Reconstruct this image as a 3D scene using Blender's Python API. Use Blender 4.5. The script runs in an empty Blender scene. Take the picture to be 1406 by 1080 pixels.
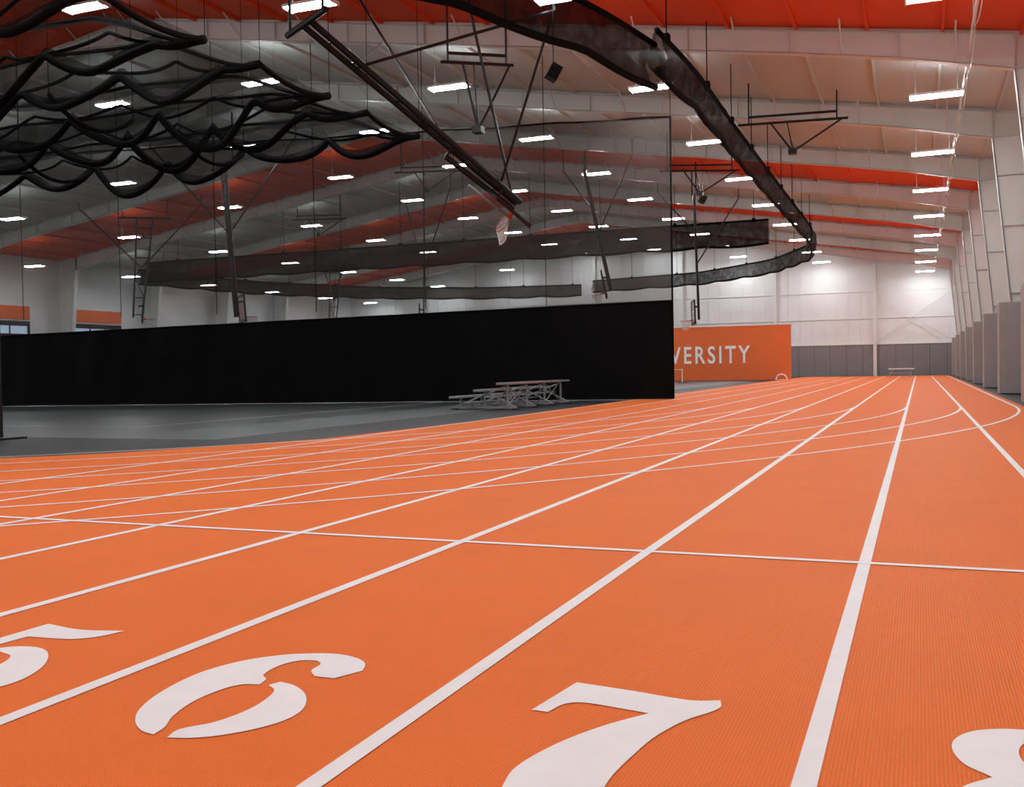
import bpy, math, random
from mathutils import Matrix, Vector
from mathutils.geometry import tessellate_polygon
random.seed(4)
sc=bpy.context.scene
def S(c):
    return tuple(((x/255)/12.92 if x/255<=0.04045 else ((x/255+0.055)/1.055)**2.4) for x in c)+(1,)
MATS={}
def mat(name,col,rough=0.6,var=0.06,scale=3.0,metal=0.0,bump=0.0,bscale=60.0,spec=0.4,ribs=False):
    m=bpy.data.materials.new(name); m.use_nodes=True; nt=m.node_tree; N=nt.nodes; L=nt.links
    b=N['Principled BSDF']; b.inputs['Roughness'].default_value=rough; b.inputs['Metallic'].default_value=metal
    b.inputs['Specular IOR Level'].default_value=spec
    tc=N.new('ShaderNodeTexCoord'); no=N.new('ShaderNodeTexNoise'); no.inputs['Scale'].default_value=scale; no.inputs['Detail'].default_value=4
    L.new(tc.outputs['Object'],no.inputs['Vector'])
    r=N.new('ShaderNodeValToRGB'); c=S(col)
    r.color_ramp.elements[0].position=.3; r.color_ramp.elements[1].position=.7
    r.color_ramp.elements[0].color=tuple(x*(1-var) for x in c[:3])+(1,); r.color_ramp.elements[1].color=tuple(min(1,x*(1+var)) for x in c[:3])+(1,)
    L.new(no.outputs['Fac'],r.inputs['Fac']); colout=r.outputs['Color']
    if bump:
        n2=N.new('ShaderNodeTexNoise'); n2.inputs['Scale'].default_value=bscale; n2.inputs['Detail'].default_value=3
        L.new(tc.outputs['Object'],n2.inputs['Vector']); h=n2.outputs['Fac']
        if ribs:
            # embossed rubber: crossed fine ribs
            ws=[]
            for dr in ('X','Y'):
                w=N.new('ShaderNodeTexWave'); w.wave_type='BANDS'; w.bands_direction=dr; w.inputs['Scale'].default_value=32; w.inputs['Distortion'].default_value=.4
                L.new(tc.outputs['Object'],w.inputs['Vector']); ws.append(w.outputs['Fac'])
            mu=N.new('ShaderNodeMath'); mu.operation='MULTIPLY'; L.new(ws[0],mu.inputs[0]); L.new(ws[1],mu.inputs[1])
            ad=N.new('ShaderNodeMath'); ad.operation='MULTIPLY_ADD'; ad.inputs[1].default_value=.5; L.new(h,ad.inputs[0]); L.new(mu.outputs[0],ad.inputs[2]); h=ad.outputs[0]
            mx=N.new('ShaderNodeMix'); mx.data_type='RGBA'; mx.blend_type='MULTIPLY'; mx.inputs[0].default_value=1
            mr=N.new('ShaderNodeMapRange'); mr.inputs['To Min'].default_value=.82; mr.inputs['To Max'].default_value=1.08
            L.new(h,mr.inputs['Value']); L.new(colout,mx.inputs[6]); L.new(mr.outputs['Result'],mx.inputs[7]); colout=mx.outputs[2]
        bp=N.new('ShaderNodeBump'); bp.inputs['Strength'].default_value=bump; bp.inputs['Distance'].default_value=.004
        L.new(h,bp.inputs['Height']); L.new(bp.outputs['Normal'],b.inputs['Normal'])
    L.new(colout,b.inputs['Base Color'])
    MATS[name]=m; return m
def netmat(name,col,opac,var=.25,scale=1.2):
    m=bpy.data.materials.new(name); m.use_nodes=True; nt=m.node_tree; N=nt.nodes; L=nt.links
    b=N['Principled BSDF']; b.inputs['Base Color'].default_value=S(col); b.inputs['Roughness'].default_value=.9; b.inputs['Specular IOR Level'].default_value=.1
    tc=N.new('ShaderNodeTexCoord'); no=N.new('ShaderNodeTexNoise'); no.inputs['Scale'].default_value=scale; no.inputs['Detail'].default_value=3
    L.new(tc.outputs['Object'],no.inputs['Vector'])
    mr=N.new('ShaderNodeMapRange'); mr.inputs['From Min'].default_value=.3; mr.inputs['From Max'].default_value=.7
    mr.inputs['To Min'].default_value=max(0,opac*(1-var)); mr.inputs['To Max'].default_value=min(1,opac*(1+var))
    L.new(no.outputs['Fac'],mr.inputs['Value'])
    L.new(mr.outputs['Result'],b.inputs['Alpha'])
    MATS[name]=m; return m
def emit(name,col,s):
    m=bpy.data.materials.new(name); m.use_nodes=True; nt=m.node_tree
    b=nt.nodes['Principled BSDF']; b.inputs['Base Color'].default_value=S(col); b.inputs['Emission Color'].default_value=S(col); b.inputs['Emission Strength'].default_value=s
    MATS[name]=m; return m

class MB:
    def __init__(s): s.v=[];s.f=[];s.m=[];s.mats=[]
    def mi(s,m):
        if m not in s.mats: s.mats.append(m)
        return s.mats.index(m)
    def add(s,vs,fs,m):
        o=len(s.v); s.v+= [tuple(v) for v in vs]; i=s.mi(m)
        for f in fs: s.f.append(tuple(a+o for a in f)); s.m.append(i)
    def box(s,x0,x1,y0,y1,z0,z1,m):
        s.add([(x,y,z) for x in(x0,x1) for y in(y0,y1) for z in(z0,z1)],[(0,1,3,2),(4,6,7,5),(0,4,5,1),(2,3,7,6),(0,2,6,4),(1,5,7,3)],m)
    def obox(s,c,ax,ay,az,m):
        c=Vector(c);ax=Vector(ax);ay=Vector(ay);az=Vector(az)
        s.add([c+ax*i+ay*j+az*k for i in(-1,1) for j in(-1,1) for k in(-1,1)],[(0,1,3,2),(4,6,7,5),(0,4,5,1),(2,3,7,6),(0,2,6,4),(1,5,7,3)],m)
    def cyl(s,p,q,r,m,n=8,r2=None):
        s.tube([p,q],r,m,n,r2)
    def tube(s,path,r,m,n=6,r2=None,closed=False):
        P=[Vector(p) for p in path]; K=len(P); vs=[]
        for i,p in enumerate(P):
            if closed: t=P[(i+1)%K]-P[i-1]
            else: t=P[min(i+1,K-1)]-P[max(i-1,0)]
            t.normalize(); up=Vector((0,0,1)) if abs(t.z)<.95 else Vector((1,0,0))
            a=t.cross(up).normalized(); b=a.cross(t)
            rr=r if r2 is None else r+(r2-r)*i/(K-1)
            for k in range(n):
                an=2*math.pi*k/n; vs.append(p+a*rr*math.cos(an)+b*rr*math.sin(an))
        fs=[]
        for i in range(K if closed else K-1):
            j=(i+1)%K
            for k in range(n): fs.append((i*n+k,i*n+(k+1)%n,j*n+(k+1)%n,j*n+k))
        if not closed: fs+= [tuple(range(n-1,-1,-1)),tuple((K-1)*n+k for k in range(n))]
        s.add(vs,fs,m)
    def grid(s,rows,m):
        n=len(rows[0]); vs=[p for r in rows for p in r]
        s.add(vs,[(i*n+k,i*n+k+1,(i+1)*n+k+1,(i+1)*n+k) for i in range(len(rows)-1) for k in range(n-1)],m)
    def polyprism(s,pts,z0,z1,m):
        n=len(pts); vs=[(x,y,z1) for x,y in pts]+[(x,y,z0) for x,y in pts]
        tri=tessellate_polygon([[Vector((x,y,0)) for x,y in pts]])
        fs=[]
        for t in tri:
            a,b,c=[Vector(pts[i]) for i in t]
            if (b-a).cross(c-a)<0: t=(t[0],t[2],t[1])
            fs.append(tuple(t))
        fs+=[(i,(i+1)%n,n+(i+1)%n,n+i) for i in range(n)]
        s.add(vs,fs,m)
    def done(s,name,smooth=False,parent=None,bevel=0):
        me=bpy.data.meshes.new(name); me.from_pydata(s.v,[],s.f); 
        for m in s.mats: me.materials.append(m)
        me.polygons.foreach_set('material_index',s.m)
        if smooth: me.polygons.foreach_set('use_smooth',[True]*len(s.f))
        me.update(); o=bpy.data.objects.new(name,me); sc.collection.objects.link(o)
        if parent: o.parent=parent
        if bevel:
            b=o.modifiers.new('bevel','BEVEL'); b.width=bevel; b.segments=2; b.limit_method='ANGLE'
        return o

# ------------------------------------------------ materials
M_track=mat('track_rubber_orange',(240,121,44),.6,.03,1.6,bump=.7,bscale=260,spec=.18,ribs=True)
M_line=mat('line_paint',(232,236,236),.55,.03,6,bump=.3,bscale=200,spec=.3)
M_floor=mat('infield_floor_dark',(34,37,39),.5,.08,.8,spec=.35)
M_court=mat('court_floor_slate',(46,54,54),.36,.06,.7,spec=.45)
M_band=mat('court_border_grey',(80,91,90),.4,.05,1,spec=.4)
M_roof=mat('roof_liner_cream',(196,203,198),.7,.03,.5)
M_roofo=mat('roof_liner_orange',(230,82,26),.6,.05,.5)
M_steel=mat('frame_paint_white',(214,218,214),.45,.03,1)
M_wall=mat('wall_panel_white',(217,220,220),.55,.03,.6)
M_wains=mat('wainscot_grey',(124,124,126),.6,.05,1)
M_pad=mat('wall_pad_vinyl',(150,149,147),.5,.04,2)
M_vinyl=mat('black_vinyl',(6,8,11),.62,.3,1.5,bump=.3,bscale=3,spec=.08)
M_black=mat('black_powdercoat',(14,14,15),.4,.1,4)
M_cord=mat('black_webbing',(10,10,11),.85,.2,5,spec=.1)
M_alu=mat('brushed_aluminium',(150,156,157),.4,.08,8,metal=.25)
M_sign=mat('sign_vinyl_orange',(220,104,46),.5,.04,1)
M_white=mat('sign_white',(238,238,236),.5,.02,4)
M_glass=mat('backboard_glass',(150,155,155),.15,.05,3,spec=.6)
M_rim=mat('rim_orange',(200,70,25),.4,.05,5)
M_dark=mat('dark_glass',(26,28,32),.15,.1,1,spec=.6)
M_net=netmat('netting_dark',(24,24,25),.40)
M_net2=netmat('divider_mesh_grey',(66,63,60),.60,.08,.6)
M_netd=netmat('netting_bunched',(22,22,23),.66,.22,2.5)
E_light=emit('led_tube',(250,252,255),142)
E_fill=emit('added_ceiling_fill',(248,252,255),20)  # added fill glow, lifts the ceiling and offsets the orange bounce
E_win=emit('window_daylight',(170,195,220),.7)

# ------------------------------------------------ building shell
XR,XL,YN,YF=3.4,-50.4,-9.0,84.0
RID=-23.5
def rz(x): return 12.5-.156*abs(x-RID)
def dep(x):
    d=min(XR-x,x-XL); return max(.66,.98-.07*d)
FR=[-4.6+7.62*i for i in range(12)]   # portal frames along the hall

m=MB(); m.add([(XL,YN,0),(XR,YN,0),(XR,YF,0),(XL,YF,0)],[(0,1,2,3)],M_floor); m.done('floor')
c=MB()
edges=[YN]+FR+[YF]
for i in range(len(edges)-1):
    y0,y1=edges[i],edges[i+1]
    mid=(y0+y1)/2
    org=any(abs(mid-q)<2 for q in (22.1,44.9,60.1,75.4,-.8))
    mm=M_roofo if org else M_roof
    c.add([(XR,y0,rz(XR)),(XR,y1,rz(XR)),(RID,y1,rz(RID)),(RID,y0,rz(RID))],[(0,1,2,3)],mm)
    c.add([(RID,y0,rz(RID)),(RID,y1,rz(RID)),(XL,y1,rz(XL)),(XL,y0,rz(XL))],[(0,1,2,3)],mm)
    x=XR-1.2
    while x>XL+1:
        if abs(x-RID)>.4: c.box(x-.03,x+.03,y0,y1,rz(x)-.1,rz(x)-.0,mm)
        x-=1.65
c.done('ceiling')
w=MB()
w.add([(XL,YF,0),(XR,YF,0),(XR,YF,rz(XR)),(RID,YF,rz(RID)),(XL,YF,rz(XL))],[(0,1,2,3,4)],M_wall)
x=XR-.3
while x>XL:
    w.box(x-.012,x+.012,YF-.03,YF,2.5,rz(x),M_steel); x-=.92
for z in (4.5,6.6): w.box(XL,XR,YF-.05,YF,z,z+.05,M_steel)
for x in (-3.2,-10.8,-18.4,-26,-34,-42):
    w.box(x-.12,x+.12,YF-.28,YF,0,rz(x),M_steel)
w.cyl((-3.2,YF-.3,6.6),(XR-1,YF-.3,2.6),.02,M_steel); w.cyl((-3.2,YF-.3,2.6),(XR-1,YF-.3,6.6),.02,M_steel)
w.box(XL,XR,YF-.12,YF-.02,0,2.46,M_wains); w.box(XL,XR,YF-.16,YF,2.46,2.54,M_steel)
for k in range(44):
    x=XR-.2-k*1.22; w.box(x-.01,x+.01,YF-.13,YF-.1,0,2.46,M_floor)
w.done('wall_far')
w=MB(); w.add([(XR,YN,0),(XR,YF,0),(XR,YF,rz(XR)),(XR,YN,rz(XR))],[(0,1,2,3)],M_wall)
w.box(XR-.1,XR,YN,YF,0,2.5,M_wains); w.box(XR-.14,XR,YN,YF,2.5,2.58,M_steel)
for z in (4.2,5.8,7.3): w.box(XR-.2,XR,YN,YF,z,z+.06,M_steel)
y=YN
while y<YF: w.box(XR-.03,XR,y-.015,y+.015,2.5,rz(XR),M_steel); y+=.76
for a in (3,6,8):
    ya,yb=FR[a],FR[a+1]
    w.cyl((XR-.3,ya,2.7),(XR-.3,yb,7.6),.018,M_alu); w.cyl((XR-.3,yb,2.7),(XR-.3,ya,7.6),.018,M_alu)
w.done('wall_right')
w=MB(); w.add([(XL,YN,0),(XR,YN,0),(XR,YN,rz(XR)),(RID,YN,rz(RID)),(XL,YN,rz(XL))],[(4,3,2,1,0)],M_wall); w.done('wall_near')
w=MB(); w.add([(XL,YN,0),(XL,YF,0),(XL,YF,rz(XL)),(XL,YN,rz(XL))],[(3,2,1,0)],M_wall)
for y0 in FR[3:11]: w.box(XL,XL+.35,y0-.1,y0+.5,0,rz(XL),M_wall)
for y0 in FR[4:8]:
    w.box(XL,XL+.06,y0+.6,y0+5.1,4.5,5.3,M_sign)
    w.box(XL,XL+.05,y0+.6,y0+5.1,2.2,4.4,M_dark)
w.done('wall_left')
for i in range(4,8):
    y0=FR[i]; w=MB()
    w.box(XL+.06,XL+.08,y0+.9,y0+4.9,3.62,4.1,E_win)
    for k in range(4): w.box(XL+.05,XL+.12,y0+.9+k*1.33-.04,y0+.9+k*1.33+.04,3.5,4.2,M_black)
    w.box(XL+.05,XL+.12,y0+.85,y0+4.95,3.5,3.62,M_black); w.box(XL+.05,XL+.12,y0+.85,y0+4.95,4.1,4.22,M_black)
    w.done('window_%d'%(i-3))

# portal frames
for y in FR:
    f=MB()
    xs=[2.06-2.5*i for i in range(11)]
    xs=[x for x in xs if x>RID+.3]+[RID]
    full=xs+[2*RID-x for x in reversed(xs[:-1])]
    for a,b in zip(full[:-1],full[1:]):
        f.add([(a,y,rz(a)-.002),(b,y,rz(b)-.002),(b,y,rz(b)-dep(b)),(a,y,rz(a)-dep(a))],[(0,1,2,3)],M_steel)
        for dz in (0,.015):
            f.add([(a,y-.13,rz(a)-dep(a)+dz),(a,y+.13,rz(a)-dep(a)+dz),(b,y+.13,rz(b)-dep(b)+dz),(b,y-.13,rz(b)-dep(b)+dz)],[(0,1,2,3)],M_steel)
        f.add([(a,y-.13,rz(a)-.105),(a,y+.13,rz(a)-.105),(b,y+.13,rz(b)-.105),(b,y-.13,rz(b)-.105)],[(0,1,2,3)],M_steel)
        f.box(b-.01,b+.01,y-.11,y+.11,rz(b)-dep(b)+.02,rz(b)-.05,M_steel)
        xm=(a+b)/2
        for sgn in (-1,1):
            f.cyl((xm,y,rz(xm)-dep(xm)+.03),(xm,y+sgn*.9,rz(xm)-.06),.022,M_steel,5)
    for s_ in (1,-1):
        X=lambda x: x if s_==1 else 2*RID-x
        it,ib,ot=2.05,2.8,3.15
        zt=rz(2.05)-dep(2.05)
        f.add([(X(ib),y,0),(X(ot),y,0),(X(ot),y,rz(3.15)-.01),(X(it),y,rz(it)-.01),(X(it),y,zt)],[(0,1,2,3,4)],M_steel)
        for o_ in (0,.02):
            f.add([(X(ib)+o_*s_,y-.14,0),(X(ib)+o_*s_,y+.14,0),(X(it)+o_*s_,y+.14,zt),(X(it)+o_*s_,y-.14,zt)],[(0,1,2,3)],M_steel)
        f.box(min(X(ot),X(ot+.02)),max(X(ot),X(ot+.02)),y-.14,y+.14,0,rz(3.15)-.1,M_steel)
        f.box(min(X(it+.02),X(ot)),max(X(it+.02),X(ot)),y-.12,y+.12,zt+.01,zt+.03,M_steel)
        f.box(min(X(it),X(it+.02)),max(X(it),X(it+.02)),y-.125,y+.125,zt,rz(it)-.1,M_steel)
        for z in (3,5,6.5):
            xi=ib+(it-ib)*z/zt; f.box(min(X(xi+.03),X(ot)),max(X(xi+.03),X(ot)),y-.12,y+.12,z,z+.012,M_steel)
    f.done('portal_frame')

for y in FR[1:]:
    p=MB(); p.box(2.2,3.28,y-.42,y+.42,.02,2.72,M_pad); p.box(2.25,3.23,y-.37,y+.37,0,.03,M_black)
    p.done('column_wall_pad',bevel=.05)

# ------------------------------------------------ track
trk=[(2.05,YN+.1),(2.05,82.5),(-8.4,82.5),(-8.4,60.7),(-8.15,35.3),(-7.95,27.4),(-7.8,17),(-8.05,12.5),(-8.75,11.0),(-9.4,9.75),(-10.3,8.8),(-13,6.9),(-17,4.3),(-21,2.7),(-27,1.9),(-34,2.6),(-34,YN+.1)]
m=MB(); m.polyprism(trk,0,.006,M_track); m.done('running_track')
L=MB(); zl=.0085
def strip(pts,wd,mm=M_line,z=zl,b=L):
    P=[Vector((p[0],p[1])) for p in pts]; rows=[]
    for i,p in enumerate(P):
        t=(P[min(i+1,len(P)-1)]-P[max(i-1,0)]).normalized(); n=Vector((-t.y,t.x))*wd/2
        rows.append([(p.x+n.x,p.y+n.y,z),(p.x-n.x,p.y-n.y,z)])
    b.grid(rows,mm)
for k in range(-7,3):
    x=-.25+1.07*k
    strip([(x,YN+.5),(x,10),(x,40),(x,80)] if k<2 else [(x,24.2),(x,80)],.056)
cx,cy=-27.2,24.2
for j in range(7):
    Rr=29.09-1.07*j
    pts=[(cx+Rr*math.cos(a),cy+Rr*math.sin(a)) for a in [math.radians(-q*.9) for q in range(0,96)]]
    strip(pts,.052,z=zl+.0006)
strip([(-10.2,5.12),(2.05,5.12)],.052,z=zl+.001)
strip([(-7.7,72),(2.0,72)],.05,z=zl+.001)
L.done('lane_line_marking')
def smooth(pts,n=5,ang=48):
    P=[Vector(p) for p in pts]; K=len(P); T=[]
    for i in range(K):
        a=P[i]-P[i-1]; b=P[(i+1)%K]-P[i]
        corner=a.angle(b)>math.radians(ang)
        T.append((b,a) if corner else ((a+b)/2,(a+b)/2))
    out=[]
    for i in range(K):
        p0,p1=P[i],P[(i+1)%K]; ln=(p1-p0).length
        m0=T[i][0].normalized()*ln; m1=T[(i+1)%K][1].normalized()*ln
        for k in range(n):
            t=k/n; h=(2*t**3-3*t*t+1)*p0+(t**3-2*t*t+t)*m0+(-2*t**3+3*t*t)*p1+(t**3-t*t)*m1
            out.append((h.x,h.y))
    return out
def glyph(loops_list):
    g=MB()
    for loops in loops_list:
        allp=[]; vl=[]
        for lp in loops: vl.append([Vector((x,y,0)) for x,y in lp]); allp+=lp
        fs=[]
        for t in tessellate_polygon(vl):
            a,b,c_=[Vector(allp[i]) for i in t]
            if (b-a).cross(c_-a)<0: t=(t[0],t[2],t[1])
            fs.append(tuple(t))
        g.add([(x,y,zl) for x,y in allp],fs,M_line)
    g.done('lane_number')
seven=[(-0.977,2.909),(-0.792,2.885),(-0.612,2.857),(-0.535,2.885),(-0.526,2.816),(-0.596,2.686),(-0.642,2.544),(-0.663,2.406),(-0.675,2.288),(-0.676,2.216),(-0.669,2.12),(-0.89,2.09),(-0.901,2.144),(-0.910,2.222),(-0.893,2.325),(-0.851,2.454),(-0.783,2.591),(-0.702,2.71),(-0.791,2.725),(-0.903,2.737),(-0.948,2.708),(-0.970,2.629),(-1.019,2.631)]
glyph([[smooth(seven)]])
# 6: swept upper stroke with ball terminal, and the lower-right bowl (small stencil breaks between them)
sixa=[(-1.665,2.80),(-1.70,2.875),(-1.76,2.92),(-1.85,2.94),(-1.94,2.915),(-2.03,2.86),(-2.11,2.76),(-2.155,2.61),(-2.14,2.42),(-2.09,2.27),(-2.03,2.185),(-1.96,2.13),(-1.905,2.115),(-1.915,2.17),(-1.955,2.25),(-1.985,2.38),(-1.975,2.50),(-1.945,2.555),(-1.895,2.57),(-1.91,2.625),(-1.945,2.66),(-1.955,2.76),(-1.925,2.83),(-1.87,2.85),(-1.835,2.82),(-1.825,2.75),(-1.78,2.70),(-1.71,2.70)]
sixb=[(-1.865,2.575),(-1.85,2.615),(-1.79,2.60),(-1.71,2.54),(-1.65,2.45),(-1.63,2.37),(-1.65,2.28),(-1.72,2.18),(-1.79,2.13),(-1.855,2.11),(-1.865,2.17),(-1.81,2.25),(-1.785,2.37),(-1.795,2.47),(-1.82,2.54)]
glyph([[smooth(sixa)],[smooth(sixb)]])
five1=[(-3.15,2.94),(-2.96,2.91),(-2.78,2.95),(-2.81,2.86),(-2.87,2.80),(-2.96,2.78),(-3.07,2.77),(-3.09,2.60),(-3.12,2.56),(-3.15,2.60)]
five2=[(-3.06,2.60),(-2.98,2.66),(-2.88,2.66),(-2.77,2.58),(-2.68,2.45),(-2.65,2.32),(-2.70,2.20),(-2.80,2.13),(-2.95,2.11),(-3.10,2.16),(-3.15,2.27),(-3.10,2.34),(-3.02,2.30),(-2.98,2.20),(-2.90,2.20),(-2.85,2.30),(-2.86,2.45),(-2.91,2.55),(-2.99,2.58)]
glyph([[smooth(five1)],[smooth(five2)]])
def ell(x,y,rx,ry,rot=0,n=36):
    return [(x+rx*math.cos(a)*math.cos(rot)-ry*math.sin(a)*math.sin(rot),y+rx*math.cos(a)*math.sin(rot)+ry*math.sin(a)*math.cos(rot)) for a in [2*math.pi*i/n for i in range(n)]]
out8=[(.285,2.91),(.19,2.895),(.11,2.84),(.07,2.74),(.09,2.62),(.15,2.55),(.08,2.46),(.055,2.33),(.09,2.20),(.18,2.13),(.285,2.11),(.39,2.13),(.48,2.20),(.515,2.33),(.49,2.46),(.42,2.55),(.48,2.62),(.50,2.74),(.46,2.84),(.38,2.895)]
glyph([[smooth(out8),ell(.285,2.72,.065,.12),ell(.285,2.33,.075,.14)]])

m=MB()
def rect(x0,x1,y0,y1,z,mm): m.add([(x0,y0,z),(x1,y0,z),(x1,y1,z),(x0,y1,z)],[(0,1,2,3)],mm)
rect(-44,-9.7,12.2,66,.001,M_band); rect(-42,-11.85,13.15,64,.002,M_court)
strip([(-40,15),(-13.6,15),(-13.6,62)],.05,M_line,.003,m); strip([(-21,13.6),(-21,60)],.05,M_band,.003,m)
for q in range(3):
    yy=19+q*14
    strip([(-21+2.4*math.cos(a*.15),yy+2.4*math.sin(a*.15)) for a in range(43)],.05,M_band,.0034,m)
    strip([(-13.6-6.2*math.sin(a*.1),yy+6.2*math.cos(a*.1)) for a in range(32)],.05,M_band,.0034,m)
m.done('infield_court_marking')

# ------------------------------------------------ ceiling light fixtures
rows=[(.45,7.77),(-6.95,8.85),(-13.3,9.62),(-20.2,10.6),(-26.5,10.6),(-33.2,9.62),(-39.9,8.5),(-46.8,7.3)]
lf=MB()
for (x,z) in rows:
    for n in range(-3,9):
        y=20.6+7.62*n
        if y<YN+1 or y>YF-1: continue
        lf.box(x-.66,x+.66,y-.22,y+.22,z+.03,z+.09,M_white)
        lf.add([(x-.5,y-.12,z+.094),(x+.5,y-.12,z+.094),(x+.5,y+.12,z+.094),(x-.5,y+.12,z+.094)],[(0,1,2,3)],E_fill)  # upward fill strip added on the housing, not part of the fixture
        for dy in (-.12,.12):
            a0,a1=y+dy-.07,y+dy+.07
            lf.add([(x-.62,a0,z+.029),(x+.62,a0,z+.029),(x+.62,a0+.03,z),(x-.62,a0+.03,z),(x+.62,a1-.03,z),(x-.62,a1-.03,z),(x+.62,a1,z+.029),(x-.62,a1,z+.029)],[(0,1,2,3),(3,2,4,5),(5,4,6,7)],E_light)
        lf.box(x-.66,x-.63,y-.22,y+.22,z-.01,z+.03,M_white); lf.box(x+.63,x+.66,y-.22,y+.22,z-.01,z+.03,M_white)
        for dx in (-.5,.5): lf.cyl((x+dx,y,z+.09),(x+dx,y,rz(x+dx)),.006,M_alu,4)
lf.done('ceiling_light_fixture')
p=MB(); p.tube([(1.1,y,8.05) for y in (YN+.3,20,50,YF-.3)],.035,M_steel,8)
y=YN+2
while y<YF-1:
    p.cyl((1.1,y,8.05),(1.1,y,rz(1.1)-.02),.012,M_steel,5); p.cyl((1.1,y,8.0),(1.1,y,7.9),.02,M_alu,6)
    if y+3.8<YF-1: p.tube([(1.14,y+3.8*t/8,8.02-.28*math.sin(math.pi*t/8)) for t in range(9)],.008,M_steel,4)
    y+=3.8
p.done('sprinkler_pipe')

# ------------------------------------------------ divider curtain
A=Vector((-6.8,29.7)); B=Vector((-28.9,25.2)); d=(B-A)/22.55; nrm=Vector((-d.y,d.x))
cu=MB(); Ltot=34.0; ns=320
def cp(s,off=0): q=A+d*s+nrm*off; return q
def topz(s): return 2.94-.025*s
def wav(s,z): return (.045*math.sin(s*2.1+.5*math.sin(s*.7))*(.4+.2*z)+.018*math.sin(s*5.3+z))*min(1,s/.6+.1)
r1=[];
for k in range(9):
    f_=k/8; row=[]
    for i in range(ns+1):
        s=Ltot*i/ns; z=.02+(topz(s)-.02)*f_; q=cp(s,wav(s,z)); row.append((q.x,q.y,z))
    r1.append(row)
cu.grid(r1,M_vinyl)
r2=[]
for k in range(7):
    f_=k/6; row=[]
    for i in range(0,ns+1,2):
        s=Ltot*i/ns; zt=8.38 ; z=topz(s)+(zt-topz(s))*f_; q=cp(s,wav(s,2.9)*(1-.6*f_)); row.append((q.x,q.y,z))
    r2.append(row)
cu.grid(r2,M_net2)
for zf in (lambda s:topz(s),lambda s:.04,lambda s:8.38):
    cu.tube([(*cp(Ltot*i/120,wav(Ltot*i/120,zf(0))*.9),zf(Ltot*i/120)) for i in range(121)],.03,M_cord,6)
q=cp(0); cu.tube([(q.x,q.y,.02),(q.x,q.y,8.38)],.03,M_cord,6)
cu.tube([(q.x,q.y,8.38),(q.x,q.y,rz(q.x)-.02)],.012,M_cord,5)
for s in (3.8,7.6,11.2,14.6,18,21.6,25.2,29):
    q=cp(s,-.1)
    for z in (topz(s)-.12,topz(s)*.72,topz(s)*.45): cu.box(q.x-.02,q.x+.02,q.y-.02,q.y+.02,z-.03,z+.03,M_alu)
    cu.tube([(*cp(s,-.04),2.9),(*cp(s,-.02),8.38),(*cp(s,0),rz(q.x)-.02)],.012,M_cord,5)
q=cp(.75,-.12); cu.obox((q.x,q.y,1.5),(d.x*.14,d.y*.14,0),(0,.005,0),(0,0,.04),M_white)
cu.done('divider_curtain',smooth=True)

def bundle(path,z0,z1,name,wid=.22,hang=4.0):
    b=MB(); P=[Vector(p) for p in path]
    pts=[];
    for a,c_ in zip(P[:-1],P[1:]):
        n=max(1,int((c_-a).length/.35))
        for i in range(n): pts.append(a+(c_-a)*i/n)
    pts.append(P[-1]); 
    for _ in range(14): pts=[pts[0]]+[(pts[i-1]+pts[i]*2+pts[i+1])/4 for i in range(1,len(pts)-1)]+[pts[-1]]
    K=len(pts); rows=[]; prof=12
    for i,p_ in enumerate(pts):
        t=(pts[min(i+1,K-1)]-pts[max(i-1,0)]).normalized(); n=Vector((-t.y,t.x))
        h=z1-z0; sag=.10*abs(math.sin(i*.35/3.2*math.pi))
        row=[]
        for k in range(prof+1):
            a=2*math.pi*k/prof
            w_=wid*(1+.35*math.sin(i*.9+k*1.3)); 
            zz=(z0+z1)/2-(h/2)*math.cos(a)*(1+.05*math.sin(i*.7+k))-sag*(1+math.cos(a))/2
            ww=w_*math.sin(a)*(1.15+.35*math.cos(a))*.5*1.6
            row.append((p_.x+n.x*ww,p_.y+n.y*ww,zz))
        rows.append(row)
    b.grid(rows,M_netd)
    for zz,r in ((z0-.02,.07),(z1,.06)):
        b.tube([(p_.x,p_.y,zz-.10*abs(math.sin(i*.35/3.2*math.pi))*(1 if zz<z1 else 0)) for i,p_ in enumerate(pts)],r,M_cord,6)
    step=int(hang/.35)
    for i in range(2,K,step):
        p_=pts[i]; b.cyl((p_.x,p_.y,z1),(p_.x,p_.y,rz(p_.x)-.02),.015,M_cord,5)
        b.box(p_.x-.07,p_.x+.07,p_.y-.1,p_.y+.1,z1-.05,z1+.12,M_cord)
    b.done(name,smooth=True)
bundle([(-13,7),(-9.6,10.5),(-7.6,13.6),(-6.5,15.9),(-5.6,18.6),(-5.15,21.2)],6.95,7.8,'raised_oval_curtain')
bundle([(-5.0,20.7),(-4.85,24),(-4.95,30),(-5.0,40),(-5.05,54),(-5.8,61),(-9,68.6),(-15.2,75.1),(-24.2,77.6)],7.15,7.95,'raised_oval_curtain')
bundle([(-25.2,77.7),(-33,76),(-40,71),(-45,62),(-46,50.8)],6.9,7.7,'raised_oval_curtain')
bundle([(-6.7,50),(-44.8,50.2)],6.9,8.0,'raised_divider_curtain')

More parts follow.
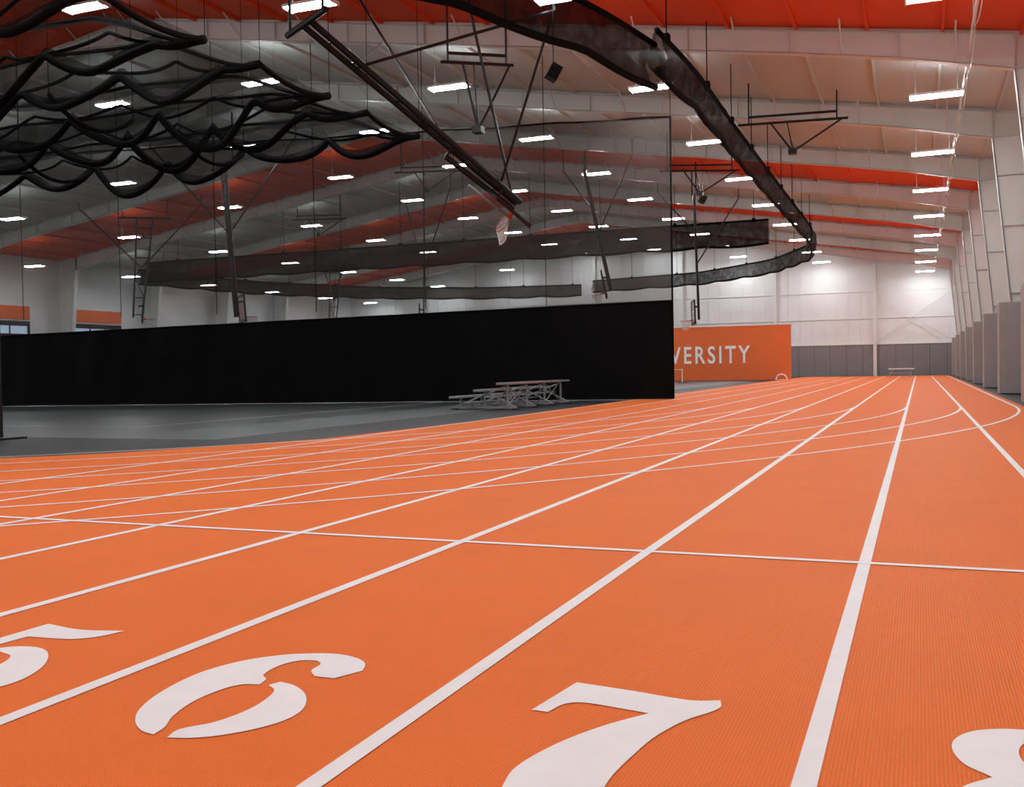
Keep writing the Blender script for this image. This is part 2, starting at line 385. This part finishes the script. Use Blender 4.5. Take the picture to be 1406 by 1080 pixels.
# ------------------------------------------------ batting cage nets (raised)
def cage(y0,y1,zc,ph,name):
    b=MB(); xe,xf=-10.9,-36.0; sp=2.5; N_=220; H=.9
    def X(i): return xe+(xf-xe)*i/N_
    def ee(x):
        e=max(0,min(1,(xe-x)/2.6)); return e*e*(3-2*e)
    def top(x): return zc+.1+(H-.1)*ee(x)     # head rope dips to the tied-off corner
    def sc_(x,dip,phs=0):
        t=((x-xe)/sp+phs)%1.0; return -dip*(1-(2*t-1)**2)
    for wi,y in enumerate((y0,y1)):
        phs=ph+wi*.4
        for lay,(zt,dip,rad,off) in enumerate(((zc+.25,.76,.075,0),(zc+.55,.34,.035,.2))):
            hem=[]
            for i in range(N_+1):
                x=X(i); e=ee(x)
                z=zt+sc_(x,dip*(.85+.25*math.sin(x*.7+y)),phs+lay*.5)+.08*math.sin(x*.9+y)
                hem.append((x,y+(off+.08*math.sin(i*.31+lay))*e,z*e+(zc+.1)*(1-e)))
            b.tube(hem,rad,M_cord,6)
            if lay==0:
                rows=[]
                for k in range(6):
                    f_=k/5; rows.append([(h[0],h[1]+(.2*math.sin(i*.5+k))*f_*(1-f_)*2,h[2]+(top(h[0])-h[2])*f_) for i,h in enumerate(hem)])
                b.grid(rows,M_net)
                b.grid([[(h[0],h[1]+.05,h[2]+(.16+.05*math.sin(i*.4))*k) for i,h in enumerate(hem[8:])] for k in range(2)],M_netd)
        b.tube([(X(i),y,top(X(i))-.1*abs(math.sin((X(i)-xe)/sp*math.pi/2))) for i in range(0,N_+1,3)],.04,M_cord,5)
        x=xe
        while x>xf:
            b.cyl((x,y,top(x)),(x,y,rz(x)-.04),.008,M_cord,4); b.cyl((x,y,top(x)),(x,y,zc+.08),.012,M_cord,4); x-=sp*2
    rows=[]
    for k in range(7):
        f_=k/6; rows.append([(X(i),y0+(y1-y0)*f_,top(X(i))-.45*math.sin(f_*math.pi)*ee(X(i))-.12*abs(math.sin(X(i)*1.5))*ee(X(i))) for i in range(0,N_+1,2)])
    b.grid(rows,M_net)
    for i in range(12):
        x=xe-sp*2*i
        dz=.1 if i==0 else .15
        hem=[(x,y0+(y1-y0)*t/24,zc+dz-(.45 if i else .15)*(1-(2*(t/24)-1)**2)) for t in range(25)]
        b.tube(hem,.05,M_cord,6)
    b.done(name,smooth=True)
cage(11.4,13.7,6.4,0,'batting_cage_net'); cage(15.2,17.5,6.4,.3,'batting_cage_net'); cage(19.0,21.4,6.4,.6,'batting_cage_net')
b=MB(); b.box(-13.56,-13.44,11.64,11.76,.02,3.95,M_black); b.box(-13.8,-13.2,11.4,12.0,0,.03,M_black); b.cyl((-13.5,11.7,3.95),(-13.5,11.7,6.2),.02,M_cord,6); b.done('net_post')

# ------------------------------------------------ basketball backstops
def backstop(T,E,braces,side,bside=None,sep=.55,hw=1.3,pr=.05,motor=False):
    T=Vector(T);E=Vector(E);s=Vector(side).normalized(); b=MB()
    zt=rz(T.x)-.15
    b.cyl(T-s*hw,T+s*hw,pr,M_black,8)
    for k in (-1,1):
        b.cyl(T+s*hw*.85*k,(T.x+s.x*hw*.85*k,T.y+s.y*hw*.85*k,zt),.035,M_black,6)
    ax=(E-T).normalized()
    for k in (-1,1): b.cyl(T+s*sep*k,E+s*sep*.55*k,pr,M_black,8)
    for f_ in (.1,.2,.4,.6,.8,.97):
        p_=T.lerp(E,f_); w_=sep*(1-.45*f_); b.cyl(p_-s*w_,p_+s*w_,.03,M_black,6)
    for f0,f1,k in ((.4,.6,1),(.6,.8,-1)):
        b.cyl(T.lerp(E,f0)+s*sep*(1-.45*f0)*k,T.lerp(E,f1)-s*sep*(1-.45*f1)*k,.022,M_black,6)
    for f_,Q in braces:
        b.cyl(T.lerp(E,f_),Q,.035,M_black,6)
        if Q[2]<rz(Q[0])-.1: b.cyl(Q,(Q[0],Q[1],rz(Q[0])-.03),.025,M_black,6)
    if bside:
        s=Vector(bside); s=(s-ax*s.dot(ax)).normalized()
    up=-ax; nn=ax.cross(s).normalized()
    if nn.z>0 and abs(ax.z)<.85: nn=-nn
    if motor:
        # hinge bracket near the header, secondary link bar and parallel arm below the mast
        hp=T.lerp(E,.22)
        b.obox(hp+Vector((0,0,.16)),s*.16,ax*.22,Vector((0,0,.09)),M_alu)
        b.cyl(hp+Vector((0,0,.1)),hp+Vector((.45,.3,.55)),.03,M_alu,6)
        b.cyl(T.lerp(E,.66)+nn*.28,E+nn*.20,.07,M_black,8); b.cyl(T.lerp(E,.66),T.lerp(E,.66)+nn*.28,.04,M_black,6)
        b.cyl(T.lerp(E,.80)+nn*.45,E+ax*.15+nn*.42,.04,M_alu,8)
    cc=E-ax*.35+nn*.25
    W,Hh=.9,.53
    b.obox(cc,s*W,up*Hh,nn*.012,M_glass)
    for k in (-1,1):
        b.obox(cc+up*Hh*k,s*(W+.03),up*.035,nn*.035,M_black); b.obox(cc+s*W*k,s*.035,up*Hh,nn*.035,M_black)
    b.obox(cc-up*Hh,s*W,up*.06,nn*.05,M_black)
    for k in (-1,1): b.cyl(E+s*.1*k-ax*.6,cc+s*.35*k+up*.3,.03,M_black,6)
    sq=cc-up*.17+nn*.02
    for k in (-1,1): b.obox(sq+s*.3*k,s*.02,up*.23,nn*.005,M_white); b.obox(sq+up*.23*k,s*.3,up*.02,nn*.005,M_white)
    rc=cc-up*.38+nn*.40
    ring=[rc+s*.23*math.cos(a)+nn*.23*math.sin(a) for a in [i*math.pi/10 for i in range(20)]]
    b.tube(ring,.012,M_rim,6,closed=True); b.obox(cc-up*.38+nn*.09,s*.09,up*.04,nn*.09,M_rim)
    dn=-up if abs(up.z)>.6 else Vector((0,0,-1))
    low=[rc+dn*.42+(p_-rc)*.55 for p_ in ring]; mid=[rc+dn*.22+(p_-rc)*.72 for p_ in ring]
    for i in range(20):
        j=(i+1)%20; b.cyl(ring[i],mid[j],.006,M_white,4); b.cyl(ring[j],mid[i],.006,M_white,4)
        b.cyl(mid[i],low[j],.006,M_white,4); b.cyl(mid[j],low[i],.006,M_white,4)
    b.done('basketball_backstop')
backstop((-12.2,18.7,8.5),(-9.2,23.4,5.1),[(.62,(-13.4,23.1,10.6)),(.9,(-6.7,20.4,9.8)),(.22,(-7.3,20.9,8.75)),(.97,(-9.9,22.2,9.6))],(.84,-.54,0),bside=(-.36,.92,.16),hw=1.0,sep=.19,pr=.075,motor=True)
backstop((-9.6,46.6,8.9),(-9.7,47.9,3.2),[(.3,(-12,49.5,9.6)),(.55,(-8.2,50.5,9.2))],(.28,-.96,0),sep=.2)
backstop((-13.5,42.4,9.4),(-12.7,43.4,4.4),[(.5,(-11,41,9.8)),(.3,(-15.4,45,10.2))],(.28,-.96,0),sep=.24,pr=.09)
backstop((-27.2,35.2,9.8),(-27,35.6,3.4),[(.45,(-24.5,36.6,11)),(.45,(-30,34,10.6))],(.85,-.53,0),bside=(-.7,.71,0),sep=.2,pr=.07)
backstop((-37.5,42,9.2),(-37.9,41.7,4.0),[(.5,(-35.5,44,10)),(.5,(-40,40,9.6))],(.8,.6,0),bside=(-.66,.75,0),sep=.4)
backstop((-25.9,51.3,9.6),(-25.9,51,3.8),[(.5,(-28,53,11)),(.5,(-23.6,50,11))],(.45,-.89,0),sep=.2)
backstop((-40,64.6,8.8),(-40.2,64.2,3.8),[(.5,(-42,66,9)),(.5,(-38,63,9.5))],(.8,.6,0),bside=(-.53,.85,0),sep=.4)
def truss(c_,ang,w_=1.6,dr=.9):
    b=MB(); c_=Vector(c_); u=Vector((math.cos(ang),math.sin(ang),0))
    b.cyl(c_-u*w_,c_+u*w_,.04,M_black,6); b.cyl(c_-u*w_*.8+Vector((0,0,.22)),c_+u*w_*.8+Vector((0,0,.22)),.04,M_black,6)
    for k in (-.8,.8):
        q_=c_+u*w_*k; b.cyl(q_,(q_.x,q_.y,rz(q_.x)-.03),.025,M_black,6)
    lo=c_+Vector((0,0,-dr)); b.cyl(c_-u*w_*.4,lo,.03,M_black,6); b.cyl(c_+u*w_*.9,lo,.03,M_black,6); b.cyl(c_-u*w_*.1,lo+Vector((0,0,.1)),.02,M_black,6)
    b.obox(lo,(.12,0,0),(0,.12,0),(0,0,.08),M_black); b.done('curtain_winch_frame')
truss((-3.5,31.6,8.3),.15); truss((-8,40,8.7),.4); truss((-9.9,22.6,8.4),.6,.9,1.6)
truss((-22,44,10.6),.3); truss((-32,50,9.8),.3)
def speaker(c_):
    b=MB(); c_=Vector(c_); R3=Matrix.Rotation(.6,3,'Z')@Matrix.Rotation(.5,3,'Y')
    b.obox(c_,R3@Vector((.12,0,0)),R3@Vector((0,.12,0)),R3@Vector((0,0,.16)),M_black)
    b.obox(c_+R3@Vector((0,-.125,0)),R3@Vector((.1,0,0)),R3@Vector((0,.006,0)),R3@Vector((0,0,.14)),M_dark)
    b.cyl(c_,(c_.x,c_.y,rz(c_.x)-.02),.012,M_black,5); b.done('hanging_speaker')
speaker((-7.1,20.2,7.2)); speaker((-16.5,14.4,8.2)); speaker((-8.3,42,7.9))

# ------------------------------------------------ bleachers
b=MB(); y0,y1=22.2,26.9; BX=.1
rowsb=[(-9.35,.66),(-9.95,.50),(-10.6,.34)]
rowsb=[(x+BX,z) for x,z in rowsb]
for (x,z) in rowsb:
    b.box(x-.13,x+.13,y0,y1,z-.045,z,M_alu)
    b.box(x-.13,x-.12,y0,y1,z-.07,z-.04,M_alu)
for x in (-9.72,-10.28): b.box(x+BX-.09,x+BX+.09,y0+.05,y1-.05,.16 if x<-10 else .3,.19 if x<-10 else .33,M_alu)
for y in (22.6,23.9,25.2,26.5):
    b.box(-10.8+BX,-9.1+BX,y-.025,y+.025,.03,.08,M_alu)
    for (x,z) in rowsb: b.cyl((x,y,.05),(x,y,z-.05),.028,M_alu,6)
    b.cyl((-10.75+BX,y,.07),(-9.35+BX,y,.58),.022,M_alu,6); b.cyl((-9.15+BX,y,.06),(-9.95+BX,y,.45),.022,M_alu,6)
    for x in (-10.75,-9.15): b.box(x+BX-.08,x+BX+.08,y-.06,y+.06,.004,.03,M_black)
for y in (22.6,25.2):
    b.cyl((-9.35+BX,y,.08),(-9.35+BX,y+1.2,.6),.015,M_alu,5); b.cyl((-9.35+BX,y+1.2,.08),(-9.35+BX,y,.6),.015,M_alu,5)
b.done('aluminium_bleachers')

# ------------------------------------------------ university sign
root=bpy.data.objects.new('university_sign',None); sc.collection.objects.link(root)
b=MB(); b.box(-31,-7.9,69,69.35,0.008,3.6,M_sign); b.box(-31.02,-7.86,68.98,69.37,3.58,3.66,M_sign)
for k in range(1,6): b.box(-7.9-3.8*k-.008,-7.9-3.8*k+.008,68.99,69,0.01,3.58,M_sign)
b.done('panel',parent=root)
cu_=bpy.data.curves.new('lettering','FONT'); cu_.body='UNIVERSITY'; cu_.size=1.5; cu_.align_x='RIGHT'; cu_.extrude=.01; cu_.offset=.024; cu_.space_character=1.32
to=bpy.data.objects.new('tmp',cu_); sc.collection.objects.link(to)
bpy.context.view_layer.update()
me=bpy.data.meshes.new_from_object(to.evaluated_get(bpy.context.evaluated_depsgraph_get()))
bpy.data.objects.remove(to)
xs_=[v.co.x for v in me.vertices]; wtx=max(xs_)-min(xs_)
zs_=[v.co.y for v in me.vertices]; hh=max(zs_)-min(zs_)
tw=8.0
for v in me.vertices: v.co=Vector(((v.co.x-max(xs_))*tw/wtx-10.55, 68.97-v.co.z, (v.co.y-min(zs_))*1.2/hh+1.14))
me.materials.clear(); me.materials.append(M_white)
o=bpy.data.objects.new('lettering',me); sc.collection.objects.link(o); o.parent=root

b=MB(); b.box(-2.0,-.3,75,75.6,.55,.61,M_white)
for x in (-1.8,-.5):
    b.cyl((x-.15,75.05,0.012),(x+.1,75.3,.55),.035,M_alu,6); b.cyl((x-.15,75.55,0.012),(x+.1,75.3,.55),.035,M_alu,6)
b.box(-1.8,-.5,75.26,75.34,.25,.31,M_alu); b.done('training_bench')
b=MB(); b.tube([(-8.4+.35*math.cos(a*.157),68.2,.35*math.sin(a*.157)+.03) for a in range(21)],.04,M_white,6); b.box(-8.8,-8.0,68.05,68.35,0.007,.03,M_white); b.done('mini_hurdle_arch')
b=MB(); b.cyl((-13.2,60,0.01),(-13.2,60,.85),.03,M_white,6); b.box(-13.45,-12.95,59.8,60.2,0.004,.03,M_black); b.cyl((-13.2,60,.8),(-14.6,60,.8),.015,M_white,6); b.cyl((-14.6,60,0.01),(-14.6,60,.85),.03,M_white,6); b.box(-14.85,-14.35,59.8,60.2,0.004,.03,M_black); b.done('high_jump_stand')

# ------------------------------------------------ world & camera
wd=bpy.data.worlds.new('world'); sc.world=wd; wd.use_nodes=True
wd.node_tree.nodes['Background'].inputs[0].default_value=(.8,.85,1,1); wd.node_tree.nodes['Background'].inputs[1].default_value=.3
cam=bpy.data.cameras.new('camera'); co=bpy.data.objects.new('camera',cam); sc.collection.objects.link(co)
cam.sensor_width=36; cam.lens=36*1385/1406; cam.clip_end=300; cam.clip_start=.05
cam.dof.use_dof=True; cam.dof.focus_distance=5.5; cam.dof.aperture_fstop=11
Rm=Matrix.Rotation(math.radians(22.0),3,'Z')@Matrix.Rotation(math.radians(90-1.357),3,'X')@Matrix.Rotation(-0.0165,3,'Z')
co.matrix_world=Matrix.Translation((0,0,.967))@Rm.to_4x4()
sc.camera=co
sc.view_settings.view_transform='Standard'
sc.view_settings.look='None'
